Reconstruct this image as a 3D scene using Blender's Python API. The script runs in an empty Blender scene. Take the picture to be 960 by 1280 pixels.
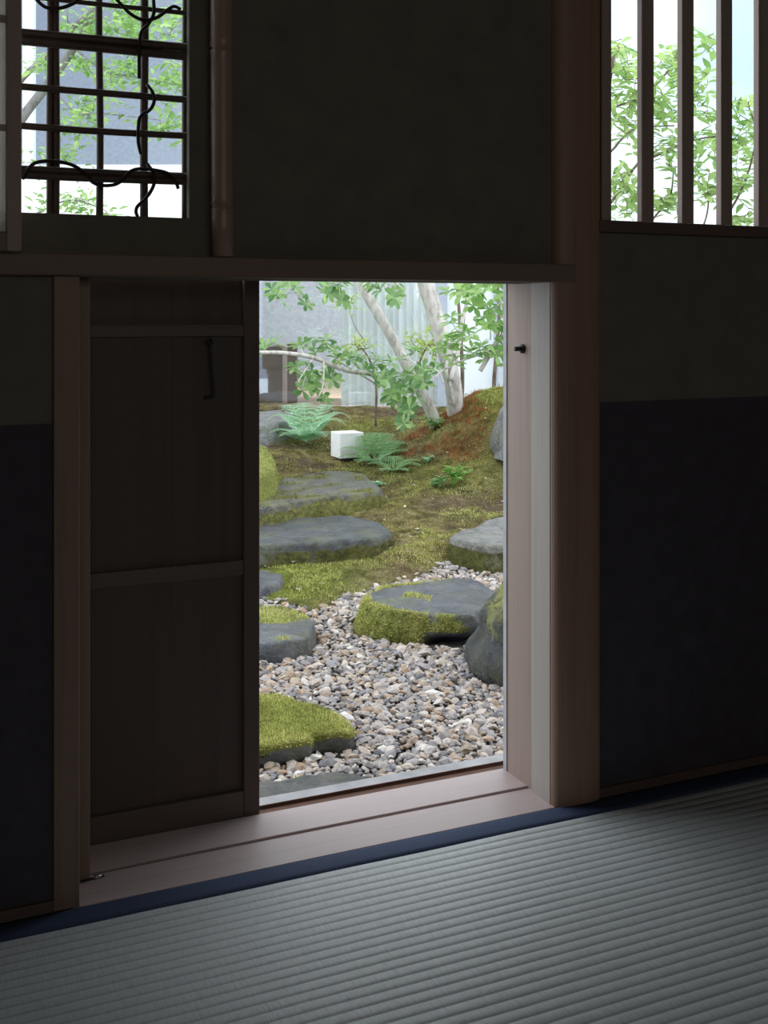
import bpy, math, random
import numpy as np
from mathutils import Vector, Matrix, noise

scene = bpy.context.scene
col = scene.collection
R = math.radians
rnd = random.Random(7)

# ------------------------------------------------------------------ camera
F, HZ, H, D = 1400.0, 392.0, 0.66, 1.278        # focal length in px of a 960x1280 frame, horizon row, eye height, distance to the wall
T = math.atan(618 / 1400)                        # the camera is turned this far from the wall's normal
FWD = Vector((math.sin(T), math.cos(T), 0)); RIGHT = Vector((math.cos(T), -math.sin(T), 0))
CAM = Vector((0, -D, H))
cam_data = bpy.data.cameras.new('camera'); cam = bpy.data.objects.new('camera', cam_data); col.objects.link(cam)
cam.location = CAM; cam.rotation_euler = (R(90), 0, -T)
cam_data.sensor_width = 36; cam_data.lens = F / 1280 * 36; cam_data.shift_y = -(640 - HZ) / 1280
cam_data.clip_start = 0.02; cam_data.clip_end = 200
scene.camera = cam

def gw(a, b, z):                                 # garden frame (a right, b forward) -> world
    v = CAM + RIGHT * a + FWD * b
    return Vector((v.x, v.y, z))
def G(px, py, b): return gw((px - 480) / F * b, b, H - (py - HZ) / F * b)
def W(px, py, Y):                                # a point of the plane y = Y
    u = (px - 480) / F; d = FWD + RIGHT * u
    s = (Y + D) / d.y
    return Vector((d.x * s, Y, H - (py - HZ) / F * s))
def wx(px, Y): return W(px, 400, Y).x
def wz(px, py, Y): return W(px, py, Y).z

# ------------------------------------------------------------------ object helpers
def tag(o, label=None, cat=None, group=None, kind=None):
    if label: o['label'] = label
    if cat: o['category'] = cat
    if group: o['group'] = group
    if kind: o['kind'] = kind
    return o
def empty(name, loc, label=None, cat=None, group=None, kind=None, rotz=0):
    o = bpy.data.objects.new(name, None); col.objects.link(o)
    o.location = loc; o.rotation_euler = (0, 0, rotz); o.empty_display_size = .05
    return tag(o, label, cat, group, kind)
def wloc(o):
    v = Vector(o.location)
    while o.parent: o = o.parent; v += o.location
    return v

class MB:
    def __init__(s): s.v = []; s.f = []
    def add(s, vs, fs):
        n = len(s.v); s.v.extend([tuple(p) for p in vs]); s.f.extend([tuple(i + n for i in f) for f in fs]); return s
    def box(s, x0, x1, y0, y1, z0, z1):
        return s.add([(x0,y0,z0),(x1,y0,z0),(x1,y1,z0),(x0,y1,z0),(x0,y0,z1),(x1,y0,z1),(x1,y1,z1),(x0,y1,z1)],
                     [(0,3,2,1),(4,5,6,7),(0,1,5,4),(1,2,6,5),(2,3,7,6),(3,0,4,7)])
    def gbox(s, a0, a1, b0, b1, z0, z1):         # box in the garden frame
        return s.add([gw(a,b,z) for z in (z0,z1) for a,b in ((a0,b0),(a1,b0),(a1,b1),(a0,b1))],
                     [(0,3,2,1),(4,5,6,7),(0,1,5,4),(1,2,6,5),(2,3,7,6),(3,0,4,7)])
    def tube(s, pts, rad, n=8, cap=True):
        pts = [Vector(p) for p in pts]
        if not hasattr(rad, '__len__'): rad = [rad] * len(pts)
        t0 = (pts[1] - pts[0]).normalized()
        up = Vector((0,0,1)) if abs(t0.z) < .9 else Vector((1,0,0))
        nx = t0.cross(up).normalized(); vs = []; fs = []
        for i, p in enumerate(pts):
            t = (pts[min(i+1, len(pts)-1)] - pts[max(i-1, 0)]).normalized()
            nx = (nx - t * nx.dot(t)).normalized(); ny = t.cross(nx)
            for k in range(n):
                a = 2*math.pi*k/n
                vs.append(p + (nx*math.cos(a) + ny*math.sin(a)) * rad[i])
        for i in range(len(pts)-1):
            for k in range(n):
                k2 = (k+1) % n
                fs.append((i*n+k, i*n+k2, (i+1)*n+k2, (i+1)*n+k))
        if cap:
            fs.append(tuple(range(n-1, -1, -1))); m = (len(pts)-1)*n; fs.append(tuple(range(m, m+n)))
        return s.add(vs, fs)
    def prism(s, poly, z0, z1):                  # poly of (x,y) counter-clockwise, raised in z
        n = len(poly)
        return s.add([(x,y,z0) for x,y in poly] + [(x,y,z1) for x,y in poly],
                     [tuple(range(n-1,-1,-1)), tuple(range(n,2*n))] + [(i,(i+1)%n,n+(i+1)%n,n+i) for i in range(n)])
    def build(s, name, mat, parent=None, smooth=False, bevel=0, attr=None, loc=None):
        v = np.array(s.v, dtype=float)
        if parent is not None: o0 = wloc(parent)
        elif loc is not None: o0 = Vector(loc)
        else:
            lo, hi = v.min(0), v.max(0); o0 = Vector(((lo[0]+hi[0])/2, (lo[1]+hi[1])/2, lo[2]))
        me = bpy.data.meshes.new(name); me.from_pydata((v - np.array(o0)).tolist(), [], s.f)
        if attr is not None:
            for k, vals in attr.items():
                at = me.attributes.new(k, 'FLOAT', 'POINT'); at.data.foreach_set('value', np.asarray(vals, dtype=np.float32))
        me.materials.append(mat)
        if smooth: me.polygons.foreach_set('use_smooth', [True]*len(me.polygons))
        me.update()
        o = bpy.data.objects.new(name, me); col.objects.link(o)
        if parent is not None: o.parent = parent
        else: o.location = o0
        if bevel:
            m = o.modifiers.new('bevel', 'BEVEL'); m.width = bevel; m.segments = 2; m.limit_method = 'ANGLE'
        return o
def spline(pts, n=6):                            # Catmull-Rom through the control points
    P = [Vector(p) for p in pts]
    if len(P) < 3: return [P[0].lerp(P[-1], i/n) for i in range(n+1)]
    Q = [P[0]*2-P[1]] + P + [P[-1]*2-P[-2]]; out = []
    for i in range(1, len(Q)-2):
        for k in range(n):
            t = k/n; a,b,c,d = Q[i-1],Q[i],Q[i+1],Q[i+2]
            out.append(.5*((2*b)+(c-a)*t+(2*a-5*b+4*c-d)*t*t+(3*b-a-3*c+d)*t**3))
    out.append(P[-1]); return out
def lerp_rad(r0, r1, n): return [r0 + (r1-r0)*i/(n-1) for i in range(n)]

# ------------------------------------------------------------------ materials
class NT:
    def __init__(s, name):
        s.m = bpy.data.materials.new(name); s.m.use_nodes = True; s.t = s.m.node_tree; s.n = s.t.nodes
        s.b = s.n['Principled BSDF']; s.o = s.n['Material Output']
    def node(s, typ, **kw):
        n = s.n.new(typ)
        for k, v in kw.items():
            if k.startswith('i_'): n.inputs[k[2:].replace('_', ' ')].default_value = v
            else: setattr(n, k, v)
        return n
    def link(s, a, b): s.t.links.new(a, b)
    def coords(s, scale=(1,1,1)):
        c = s.node('ShaderNodeTexCoord'); m = s.node('ShaderNodeMapping'); m.inputs['Scale'].default_value = scale
        s.link(c.outputs['Object'], m.inputs['Vector']); return m.outputs[0]
    def noise(s, vec, scale, detail=4, rough=.55, dist=0):
        n = s.node('ShaderNodeTexNoise'); n.inputs['Scale'].default_value = scale; n.inputs['Detail'].default_value = detail
        n.inputs['Roughness'].default_value = rough; n.inputs['Distortion'].default_value = dist
        if vec is not None: s.link(vec, n.inputs['Vector'])
        return n.outputs['Fac']
    def ramp(s, fac, stops, span=None):
        if span: fac = s.math('DIVIDE', fac, span)
        r = s.node('ShaderNodeValToRGB'); e = r.color_ramp.elements
        while len(e) < len(stops): e.new(.5)
        for el, (p, c) in zip(e, stops): el.position = p; el.color = (*c, 1) if len(c) == 3 else c
        s.link(fac, r.inputs[0]); return r.outputs[0]
    def mix(s, fac, a, b, mode='MIX'):
        m = s.node('ShaderNodeMix', data_type='RGBA', blend_type=mode)
        for v, k in ((fac, 0), (a, 6), (b, 7)):
            if isinstance(v, (int, float)): m.inputs[k].default_value = v
            elif isinstance(v, tuple): m.inputs[k].default_value = (*v, 1)
            else: s.link(v, m.inputs[k])
        return m.outputs[2]
    def math(s, op, a, b=None, clamp=False):
        m = s.node('ShaderNodeMath', operation=op, use_clamp=clamp)
        for i, v in enumerate((a, b)):
            if v is None: continue
            if isinstance(v, (int, float)): m.inputs[i].default_value = v
            else: s.link(v, m.inputs[i])
        return m.outputs[0]
    def attr(s, name): return s.node('ShaderNodeAttribute', attribute_name=name).outputs['Fac']
    def bump(s, h, strength=.3, dist=.002):
        b = s.node('ShaderNodeBump'); b.inputs['Strength'].default_value = strength; b.inputs['Distance'].default_value = dist
        s.link(h, b.inputs['Height']); s.link(b.outputs[0], s.b.inputs['Normal'])
    def done(s, color=None, rough=.7, spec=.3):
        if color is not None:
            if isinstance(color, tuple): s.b.inputs['Base Color'].default_value = (*color, 1)
            else: s.link(color, s.b.inputs['Base Color'])
        s.b.inputs['Roughness'].default_value = rough; s.b.inputs['Specular IOR Level'].default_value = spec
        return s.m

def wood(name, c1, c2, axis='z', fine=1.0, rough=.55, spec=.3):
    m = NT(name); sc = {'x': (1.2,45,45), 'y': (45,1.2,45), 'z': (45,45,1.2)}[axis]
    v = m.coords(tuple(k*fine for k in sc)); g = m.noise(v, 1.6, 5, .6, .6)
    v2 = m.coords(tuple(k*fine*4 for k in sc)); g2 = m.noise(v2, 2.0, 3, .6)
    f = m.math('ADD', m.math('MULTIPLY', g, .75), m.math('MULTIPLY', g2, .25))
    c = m.ramp(f, [(.32, c2), (.5, c1), (.66, tuple(x*.94 for x in c1)), (.75, c2)])
    m.bump(g2, .15, .0006)
    return m.done(c, rough, spec)
def plain(name, c, rough=.8, spec=.2, var=.15, scale=30, bump=.2, bd=.001):
    m = NT(name); v = m.coords(); n = m.noise(v, scale, 5)
    k = m.ramp(n, [(.3, tuple(x*(1-var) for x in c)), (.7, tuple(min(1, x*(1+var)) for x in c))])
    if bump: m.bump(m.noise(v, scale*4, 4), bump, bd)
    return m.done(k, rough, spec)

M = {}
M['plaster'] = plain('clay_plaster', (.150,.140,.115), .95, .05, .10, 25, .35)
M['paper'] = plain('navy_wall_paper', (.066,.060,.074), .9, .1, .12, 40, .15)
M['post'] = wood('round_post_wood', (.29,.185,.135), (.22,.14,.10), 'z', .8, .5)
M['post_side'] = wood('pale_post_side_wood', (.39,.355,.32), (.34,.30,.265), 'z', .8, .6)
M['jamb'] = wood('jamb_wood', (.315,.24,.20), (.26,.19,.155), 'z', 1, .6)
M['frame'] = wood('frame_wood', (.24,.17,.13), (.19,.13,.10), 'z', 1, .55)
M['lintel'] = wood('lintel_wood', (.20,.145,.115), (.16,.115,.09), 'x', 1, .6)
M['sill'] = wood('sill_wood', (.49,.40,.40), (.41,.325,.315), 'x', .7, .42, .4)
M['rail'] = plain('weathered_rail', (.42,.42,.44), .8)
M['groove'] = plain('groove_shade_wood', (.14,.075,.055), .7)  # recess shade put into the colour, darker than the sill wood
M['door'] = wood('door_panel_wood', (.105,.080,.070), (.075,.057,.050), 'z', .35, .6)
M['door_frame'] = wood('door_frame_wood', (.12,.088,.074), (.09,.066,.056), 'z', 1, .55)
M['door_rail'] = wood('door_batten_wood', (.135,.107,.094), (.105,.08,.07), 'x', 1, .55)
M['bamboo'] = plain('bamboo_skin', (.30,.20,.155), .35, .45, .12, 12, .05)
M['reed'] = plain('reed_stalk', (.075,.052,.04), .5, .3, .25, 60, .1)
M['vine'] = plain('dark_vine', (.025,.018,.014), .6, .2)
M['iron'] = plain('black_iron', (.018,.017,.017), .5, .4, .2, 60, .1)
M['metal'] = NT('bright_metal').done((.55,.56,.56), .25, .5); M['metal'].node_tree.nodes['Principled BSDF'].inputs['Metallic'].default_value = .9
M['bars'] = wood('window_bar_wood', (.33,.26,.225), (.27,.21,.18), 'z', 1, .55)
M['dark_sill'] = wood('dark_sill_wood', (.12,.085,.068), (.09,.064,.05), 'x', 1, .6)

def paper_mat():
    m = NT('shoji_paper'); n = m.n; v = m.coords(); f = m.noise(v, 120, 5)
    c = m.ramp(f, [(.3, (.72,.70,.66)), (.7, (.8,.78,.74))])
    d = m.node('ShaderNodeBsdfDiffuse'); t = m.node('ShaderNodeBsdfTranslucent'); mx = m.node('ShaderNodeMixShader'); mx.inputs[0].default_value = .45
    m.link(c, d.inputs[0]); m.link(c, t.inputs[0]); m.link(d.outputs[0], mx.inputs[1]); m.link(t.outputs[0], mx.inputs[2]); m.link(mx.outputs[0], m.o.inputs[0])
    return m.m
M['shoji'] = paper_mat()

def tatami_mat():
    m = NT('woven_rush'); v = m.coords((1,1,1))
    s = m.noise(m.coords((620,45,1)), 1, 3, .6); s2 = m.noise(m.coords((260,70,1)), 1, 2, .5); p = m.noise(v, 7, 3)
    f = m.math('ADD', m.math('MULTIPLY', s, .6), m.math('MULTIPLY', s2, .4))
    c = m.ramp(f, [(.3, (.44,.49,.51)), (.5, (.54,.59,.61)), (.72, (.63,.68,.70))])
    c = m.mix(m.math('MULTIPLY', p, .35), c, (.44,.47,.46))
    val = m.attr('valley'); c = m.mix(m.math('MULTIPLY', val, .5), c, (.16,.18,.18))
    m.bump(f, .5, .001)
    return m.done(c, .5, .55)
M['rush'] = tatami_mat()
M['border'] = plain('navy_cotton', (.045,.065,.125), .8, .2, .2, 500, .3, .0006)

def stone_mat(name, c1, c2, moss1=(.11,.12,.03), moss2=(.38,.39,.13), rough=.5, film_k=.30):
    m = NT(name); v = m.coords()
    n = m.noise(v, 11, 10, .70, .6); n2 = m.noise(v, 65, 6, .7); n3 = m.noise(v, 28, 4)
    c = m.ramp(n, [(.34, c2), (.48, c1), (.62, tuple(x*1.5 for x in c1)), (.70, tuple(x*.8 for x in c1))])
    c = m.mix(m.ramp(n2, [(.53,(0,0,0)),(.66,(.75,.75,.75))]), c, tuple(x*1.9 for x in c1))
    film = m.math('MULTIPLY', m.ramp(m.noise(v, 7, 8, .7), [(.46,(0,0,0)),(.62,(1,1,1))]), film_k)
    c = m.mix(film, c, (.20,.195,.06))
    mc = m.ramp(m.noise(v, 42, 6, .7), [(.3, moss1), (.5, tuple((a+b)/2 for a,b in zip(moss1,moss2))), (.72, moss2)])
    a = m.attr('moss')
    mask = m.math('MULTIPLY', m.math('SUBTRACT', m.math('ADD', a, m.math('MULTIPLY', n3, .55)), .72), 5.0, True)
    c = m.mix(mask, c, mc)
    r = m.math('ADD', m.math('MULTIPLY', mask, .4), rough, True); m.link(r, m.b.inputs['Roughness'])
    h = m.math('ADD', m.math('MULTIPLY', n, .6), m.math('MULTIPLY', n2, .4)); m.bump(h, .9, .03)
    m.link(c, m.b.inputs['Base Color']); m.b.inputs['Specular IOR Level'].default_value = .4
    return m.m
M['stone'] = stone_mat('slate_stone', (.095,.10,.118), (.045,.048,.056), rough=.38)
DK = dict(moss1=(.022,.026,.008), moss2=(.15,.145,.035))
M['stone_far'] = stone_mat('far_stone', (.105,.103,.098), (.042,.040,.037), moss1=(.035,.038,.012), moss2=(.24,.235,.06), rough=.5, film_k=.75)
M['stone_a'] = stone_mat('slate_stone_dark_moss', (.070,.076,.086), (.028,.030,.034), rough=.42, **DK)
M['stone_warm'] = stone_mat('brown_grey_stone', (.098,.096,.092), (.042,.040,.037), rough=.45, **DK)
M['stone_lime'] = stone_mat('lime_mossy_stone', (.10,.10,.10), (.05,.05,.05), (.12,.14,.03), (.28,.30,.07))
M['stone_slab'] = stone_mat('slab_stone', (.08,.085,.09), (.035,.037,.04), (.16,.17,.035), (.30,.30,.085))
M['stone_dark'] = stone_mat('dark_boulder', (.045,.048,.05), (.016,.018,.018), rough=.6, film_k=.22)
M['stone_pale'] = stone_mat('pale_grey_stone', (.19,.19,.195), (.085,.085,.088), rough=.5, **DK)

def gravel_mat():
    m = NT('river_gravel'); g = m.node('ShaderNodeNewGeometry'); r = g.outputs['Random Per Island']
    c = m.ramp(r, [(0,(.13,.13,.15)), (.09,(.22,.205,.21)), (.2,(.43,.38,.36)), (.31,(.23,.235,.265)), (.43,(.52,.44,.38)), (.54,(.33,.31,.32)), (.64,(.60,.55,.53)), (.74,(.40,.28,.19)), (.84,(.30,.24,.19)), (.92,(.46,.37,.29)), (1,(.74,.72,.70))])
    v = m.coords(); n = m.noise(v, 160, 4)
    c = m.mix(.3, c, m.ramp(n, [(.3,(.3,.3,.3)),(.7,(1,1,1))]), 'MULTIPLY')
    m.bump(n, .2, .002)
    return m.done(c, .6, .3)
M['gravel'] = gravel_mat()

def ground_mat():
    m = NT('mossy_earth'); v = m.coords()
    n1 = m.noise(v, 3.2, 5, .6); n2 = m.noise(v, 16, 6, .65); n3 = m.noise(v, 130, 5, .7)
    moss = m.ramp(n2, [(.3,(.05,.05,.018)), (.43,(.16,.14,.05)), (.55,(.31,.265,.11)), (.72,(.46,.405,.18))])
    green = m.ramp(n2, [(.3,(.08,.095,.02)), (.55,(.19,.22,.045)), (.75,(.33,.36,.09))])
    earth = m.ramp(n2, [(.3,(.05,.036,.026)), (.5,(.15,.11,.07)), (.72,(.29,.23,.155))])
    c = m.mix(m.ramp(m.math('ADD', n1, m.math('MULTIPLY', n2, .3)), [(.52,(0,0,0)),(.72,(1,1,1))]), moss, earth)
    c = m.mix(m.attr('green'), c, green)
    c = m.mix(m.math('MULTIPLY', m.attr('rust'), .55), c, m.ramp(n2, [(.35,(.09,.045,.02)),(.7,(.24,.09,.035))]))
    c = m.mix(m.attr('gravelly'), c, (.13,.125,.12))
    c = m.mix(.75, c, m.ramp(n3, [(.36,(.2,.2,.2)),(.62,(1.55,1.55,1.5))]), 'MULTIPLY')
    m.bump(n3, .9, .02)
    return m.done(c, .95, .1)
M['ground'] = ground_mat()

def leafy(name, c1, c2, trans=.4, rough=.4):
    m = NT(name); g = m.node('ShaderNodeNewGeometry')
    c = m.ramp(g.outputs['Random Per Island'], [(0, c1), (1, c2)])
    if 'moss' in name and 'rust' not in name: c = m.mix(1, c, m.ramp(m.noise(m.coords(), 11, 5, .65), [(.32,(.42,.40,.30)),(.46,(.72,.80,.55)),(.6,(1,.97,.9)),(.72,(.62,.72,.4))]), 'MULTIPLY')
    m.link(c, m.b.inputs['Base Color']); m.b.inputs['Roughness'].default_value = rough; m.b.inputs['Specular IOR Level'].default_value = .35
    t = m.node('ShaderNodeBsdfTranslucent'); mx = m.node('ShaderNodeMixShader'); mx.inputs[0].default_value = trans
    hs = m.node('ShaderNodeHueSaturation'); hs.inputs['Value'].default_value = 1.7; m.link(c, hs.inputs['Color'])
    m.link(hs.outputs[0], t.inputs[0]); m.link(m.b.outputs[0], mx.inputs[1]); m.link(t.outputs[0], mx.inputs[2]); m.link(mx.outputs[0], m.o.inputs[0])
    return m.m
M['leaf'] = leafy('glossy_leaf', (.08,.20,.07), (.36,.52,.22))
M['leaf_bright'] = leafy('bright_leaf', (.18,.31,.10), (.42,.54,.22), .45)
M['leaf_yellow'] = leafy('yellow_green_leaf', (.26,.36,.07), (.50,.58,.18), .5)
M['leaf_mid'] = leafy('mid_green_leaf', (.14,.27,.08), (.36,.52,.20), .5)
M['fern'] = leafy('fern_green', (.16,.31,.13), (.34,.50,.27), .4, .5)
M['fern_pale'] = leafy('pale_fern_green', (.30,.48,.32), (.46,.66,.48), .4, .5)
M['herb'] = leafy('herb_green', (.12,.28,.06), (.30,.52,.14), .4, .5)
M['moss'] = leafy('moss_blades', (.16,.135,.055), (.56,.48,.23), .3, .8)
M['moss_bright'] = leafy('bright_moss_blades', (.26,.27,.08), (.72,.69,.31), .3, .8)
M['moss_dark'] = leafy('dark_moss_blades', (.05,.055,.016), (.24,.24,.07), .3, .8)
M['rust'] = leafy('rust_moss_stalks', (.20,.05,.025), (.42,.12,.05), .3, .8)
M['litter'] = leafy('leaf_litter', (.05,.03,.02), (.70,.62,.52), .1, .8)
def bark(name, c1, c2):
    m = NT(name); n = m.noise(m.coords((1,1,.35)), 30, 6, .65); k = m.ramp(n, [(.32, c2), (.52, c1), (.8, tuple(x*1.15 for x in c1))])
    m.bump(n, .5, .008); return m.done(k, .85, .15)
M['bark'] = bark('pale_grey_bark', (.60,.565,.54), (.30,.275,.25))
M['bark_brown'] = bark('brown_bark', (.20,.155,.125), (.10,.075,.06))
M['bark_grey'] = bark('grey_bark', (.27,.26,.25), (.14,.13,.125))
M['lamp_white'] = plain('white_lamp_shade', (.86,.86,.88), .5, .3, .03, 60, .05)
M['lamp_base'] = plain('dark_lamp_base', (.03,.03,.03), .6)
M['alu'] = plain('blue_grey_aluminium', (.42,.47,.56), .5, .4, .05)
M['white_frame'] = plain('white_frame', (.80,.82,.86), .5, .3, .03)
M['white_wall'] = plain('white_render', (.88,.90,.88), .9, .1, .03, 20, .1)
def glass_mat():
    m = NT('facade_glass'); gl = m.node('ShaderNodeBsdfGlossy'); gl.inputs['Roughness'].default_value = .02; gl.inputs['Color'].default_value = (.84,.90,1,1)
    tr = m.node('ShaderNodeBsdfTransparent'); tr.inputs[0].default_value = (.93,.97,.97,1)
    mx = m.node('ShaderNodeMixShader'); mx.inputs[0].default_value = .16
    m.link(tr.outputs[0], mx.inputs[1]); m.link(gl.outputs[0], mx.inputs[2]); m.link(mx.outputs[0], m.o.inputs[0]); return m.m
M['glass'] = glass_mat()
def sep(m, v, i):
    n = m.node('ShaderNodeSeparateXYZ'); m.link(v, n.inputs[0]); return n.outputs[i]
def frosted_mat(name, c, trans):
    m = NT(name); v = m.coords(); n = m.noise(v, 220, 2)
    k = m.ramp(n, [(.3, tuple(x*.95 for x in c)), (.7, c)])
    if name == 'frosted_panel': k = m.mix(m.math('MULTIPLY', m.ramp(m.math('ADD', sep(m, v, 0), m.math('MULTIPLY', m.noise(v, 1.6, 2), .8)), [(.55,(0,0,0)),(.95,(1,1,1))], 3.0), m.ramp(sep(m, v, 2), [(.42,(0,0,0)),(.75,(1,1,1))], 3.0)), k, (.56,.68,.77))
    d = m.node('ShaderNodeBsdfDiffuse'); t = m.node('ShaderNodeBsdfTranslucent'); mx = m.node('ShaderNodeMixShader'); mx.inputs[0].default_value = trans
    m.link(k, d.inputs[0]); m.link(k, t.inputs[0]); m.link(d.outputs[0], mx.inputs[1]); m.link(t.outputs[0], mx.inputs[2]); m.link(mx.outputs[0], m.o.inputs[0]); return m.m
M['frosted'] = frosted_mat('frosted_panel', (.90,.94,.96), .5)
M['curtain'] = frosted_mat('curtain_cloth', (.93,.95,.95), .4)
M['house_floor'] = wood('house_floor_wood', (.36,.25,.18), (.28,.19,.13), 'x')
M['house_wall'] = plain('house_inside_wall', (.36,.38,.42), .9)
M['house_wood'] = wood('house_dark_wood', (.16,.09,.06), (.11,.06,.04), 'z')
M['room_floor'] = plain('under_floor', (.20,.19,.16), .9)
M['reflected_wall'] = plain('grey_reflected_wall', (.42,.45,.52), .9)  # for the added wall that only the glass reflects
M['roof'] = plain('roof_board', (.16,.13,.11), .9)

def struct(name, mb, mat, **kw): return tag(mb.build(name, mat, **kw), kind='structure')

# ------------------------------------------------------------------ the tea room shell
X0, X1, Y0, ZC = -1.0, 1.75, -2.75, 1.85
LZ0, LZ1 = .702, .726
OL, OR = .1935, .812                             # clear opening of the low entrance
w1x0, w1x1, w1z0, w1z1 = -.28, .40, .771, 1.32  # reed lattice window
w2x0, w2x1, w2z0, w2z1 = wx(752,0), 1.66, .773, 1.38
TH = .10
wall = MB()
P = .006
wall.box(X0, .1655, P, TH, -.05, LZ0)
wall.box(X0, OR+.03, P, TH, LZ0, w1z0)
wall.box(X0, w1x0, P, TH, w1z0, w1z1)
wall.box(w1x1, OR+.03, P, TH, w1z0, w1z1)
wall.box(X0, OR+.03, P, TH, w1z1, ZC)
wall.box(OR+.03, X1, P, TH, -.05, w2z0)
wall.box(OR+.03, w2x0, P, TH, w2z0, w2z1)
wall.box(w2x1, X1, P, TH, w2z0, w2z1)
wall.box(OR+.03, X1, P, TH, w2z1, ZC)
wall.box(wx(235,.012), w1x1, P, .018, w1z0, w1z1)
struct('wall_front', wall, M['plaster'])
struct('wall_left', MB().box(X0-.1, X0, Y0-.1, TH, -.05, ZC), M['plaster'])
struct('wall_right', MB().box(X1, X1+.1, Y0-.1, TH, -.05, ZC), M['plaster'])
struct('wall_back', MB().box(X0, X1, Y0-.1, Y0, -.05, ZC), M['plaster'])
struct('ceiling', MB().box(X0-.1, X1+.1, Y0-.1, TH, ZC, ZC+.05), M['roof'])
struct('floor', MB().box(X0-.1, X1+.1, Y0-.1, -.0, -.12, -.055).box(X0, -.462, Y0, -.002, -.055, -.002).box(1.462, X1, Y0, -.002, -.055, -.002).box(-.462, 1.462, Y0, -.936, -.055, -.002), M['room_floor'])
struct('roof', MB().box(X0-.3, X1+.5, Y0-.3, .55, ZC+.06, ZC+.14), M['roof'])  # unseen roof; its front eave is added to block the high sky
PZ = .538
struct('trim_1', MB().box(X0, .1655, P-.0015, P+.0005, .012, PZ), M['paper'])['label'] = 'navy wall paper on the lower wall left of the low entrance'
struct('trim_2', MB().box(.86, X1, P-.0015, P+.0005, .012, PZ), M['paper'])['label'] = 'navy wall paper on the lower wall right of the round post'
struct('baseboard_left', MB().box(X0, .1655, -.001, P, 0, .012), M['dark_sill'], bevel=.001)
struct('baseboard_right', MB().box(.88, X1, -.001, P, 0, .012), M['dark_sill'], bevel=.001)

# round-faced post: flat pale side to the opening, rounded front
pz1 = ZC
px_r = wx(751.5, 0)
cx, rx, ry = (OR + px_r)/2, (px_r-OR)/2, .020
arc = []
for i in range(17):
    a = math.pi + math.pi*i/16
    ca, sa = math.cos(a), math.sin(a)
    arc.append((cx + rx*math.copysign(abs(ca)**.62, ca), .010 + ry*math.copysign(abs(sa)**.8, sa)))
post = empty('trim_3', (cx, .02, 0), 'round faced wooden post right of the low entrance', kind='structure')
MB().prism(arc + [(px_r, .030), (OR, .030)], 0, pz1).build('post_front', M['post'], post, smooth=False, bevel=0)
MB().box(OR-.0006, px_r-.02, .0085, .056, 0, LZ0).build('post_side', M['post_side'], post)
o = struct('trim_4', MB().box(.815, .90, .056, .128, -.02, .72), M['jamb'], bevel=.001); o['label'] = 'pale pink wooden jamb board on the right of the low entrance'
o = struct('trim_5', MB().box(.8135, .88, .128, .137, -.02, .72), M['rail']); o['label'] = 'grey weathered outer edge of the right jamb'
o = struct('trim_6', MB().box(wx(67,0), OL, -.001, .055, 0, LZ0), M['frame'], bevel=.0012); o['label'] = 'slim wooden post left of the low entrance'
o = struct('trim_7', MB().box(.17, .214, .0555, .128, 0, .72), M['frame'], bevel=.001); o['label'] = 'wooden jamb strip left of the sliding door, set back from the slim post'
lin = MB().box(X0, wx(720,-.012), -.012, .03, LZ0, LZ1)
o = struct('trim_8', lin, M['lintel'], bevel=.0015); o['label'] = 'long wooden lintel over the low entrance'
o = struct('trim_9', MB().box(.17, .88, .0305, .135, .7065, .765), M['lintel']); o['label'] = 'head board behind the lintel'
sill = empty('trim_10', (.5, .06, 0), 'wide pale wooden sill of the low entrance', kind='structure')
MB().box(OL-.0, OR+.002, -.002, .0652, -.05, .0005).build('sill_board', M['sill'], sill, bevel=.0012)
MB().box(.2, .83, .0722, .139, -.05, .0005).build('sill_board', M['sill'], sill, bevel=.001)
MB().box(-.3, .9, .139, .160, -.05, -.0035).box(.2,.83,.0650,.0724,-.05,-.006).build('groove', M['groove'], sill)
MB().box(-.3, .86, .160, .1615, -.06, .001).build('rail_face', M['groove'], sill)  # inner face of the rail, its shade painted as dark brown
MB().box(-.3, .86, .1615, .184, -.06, .001).build('outer_rail', M['rail'], sill)
struct('wall_base', MB().box(X0, X1, .03, .13, -.60, -.051), M['plaster'])

# sliding door leaf, half open
dx0, dx1, dy0, dy1, dz0, dz1 = -.20, .447, .141, .159, -.003, .715
door = empty('door_1', ((dx0+dx1)/2, .15, dz0), 'dark wooden sliding door pushed half open at the low entrance', kind='structure')
sw = dx1 - wx(305, dy0)
MB().box(dx1-sw, dx1, dy0, dy1, dz0, dz1).build('stile', M['door_frame'], door, bevel=.0012)
MB().box(dx0, dx0+sw, dy0, dy1, dz0, dz1).build('stile', M['door_frame'], door, bevel=.0012)
def dzp(py, px=210): return wz(px, py, dy0)
dpan = MB().box(dx0+sw, dx1-sw, dy0+.009, dy1-.004, dz0+.01, dz1-.01).build('panel', M['door'], door)
MB().box(dx0+sw, dx1-sw, dy0+.001, dy1-.002, dz0, dzp(1006)).build('bottom_rail', M['door_rail'], door, bevel=.001)
MB().box(dx0+sw, dx1-sw, dy0+.001, dy0+.012, dzp(728), dzp(709)).build('batten', M['door_rail'], door, bevel=.001)
MB().box(dx0+sw, dx1-sw, dy0+.001, dy0+.012, dzp(421), dzp(406)).build('batten', M['door_rail'], door, bevel=.001)
hk = spline([W(263,423,dy0-.003), W(264,440,dy0-.001), W(266,470,dy0-.001), W(267.5,494,dy0-.001), W(263,496.5,dy0-.001), W(257,496.5,dy0-.001)], 6)
lh = MB().tube(hk, .0022, 8); lh.tube([W(263,428,dy0-.006), W(263,428,dy0+.009)], .004, 10)
lh.build('latch_hook', M['iron'], dpan, smooth=True)
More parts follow.
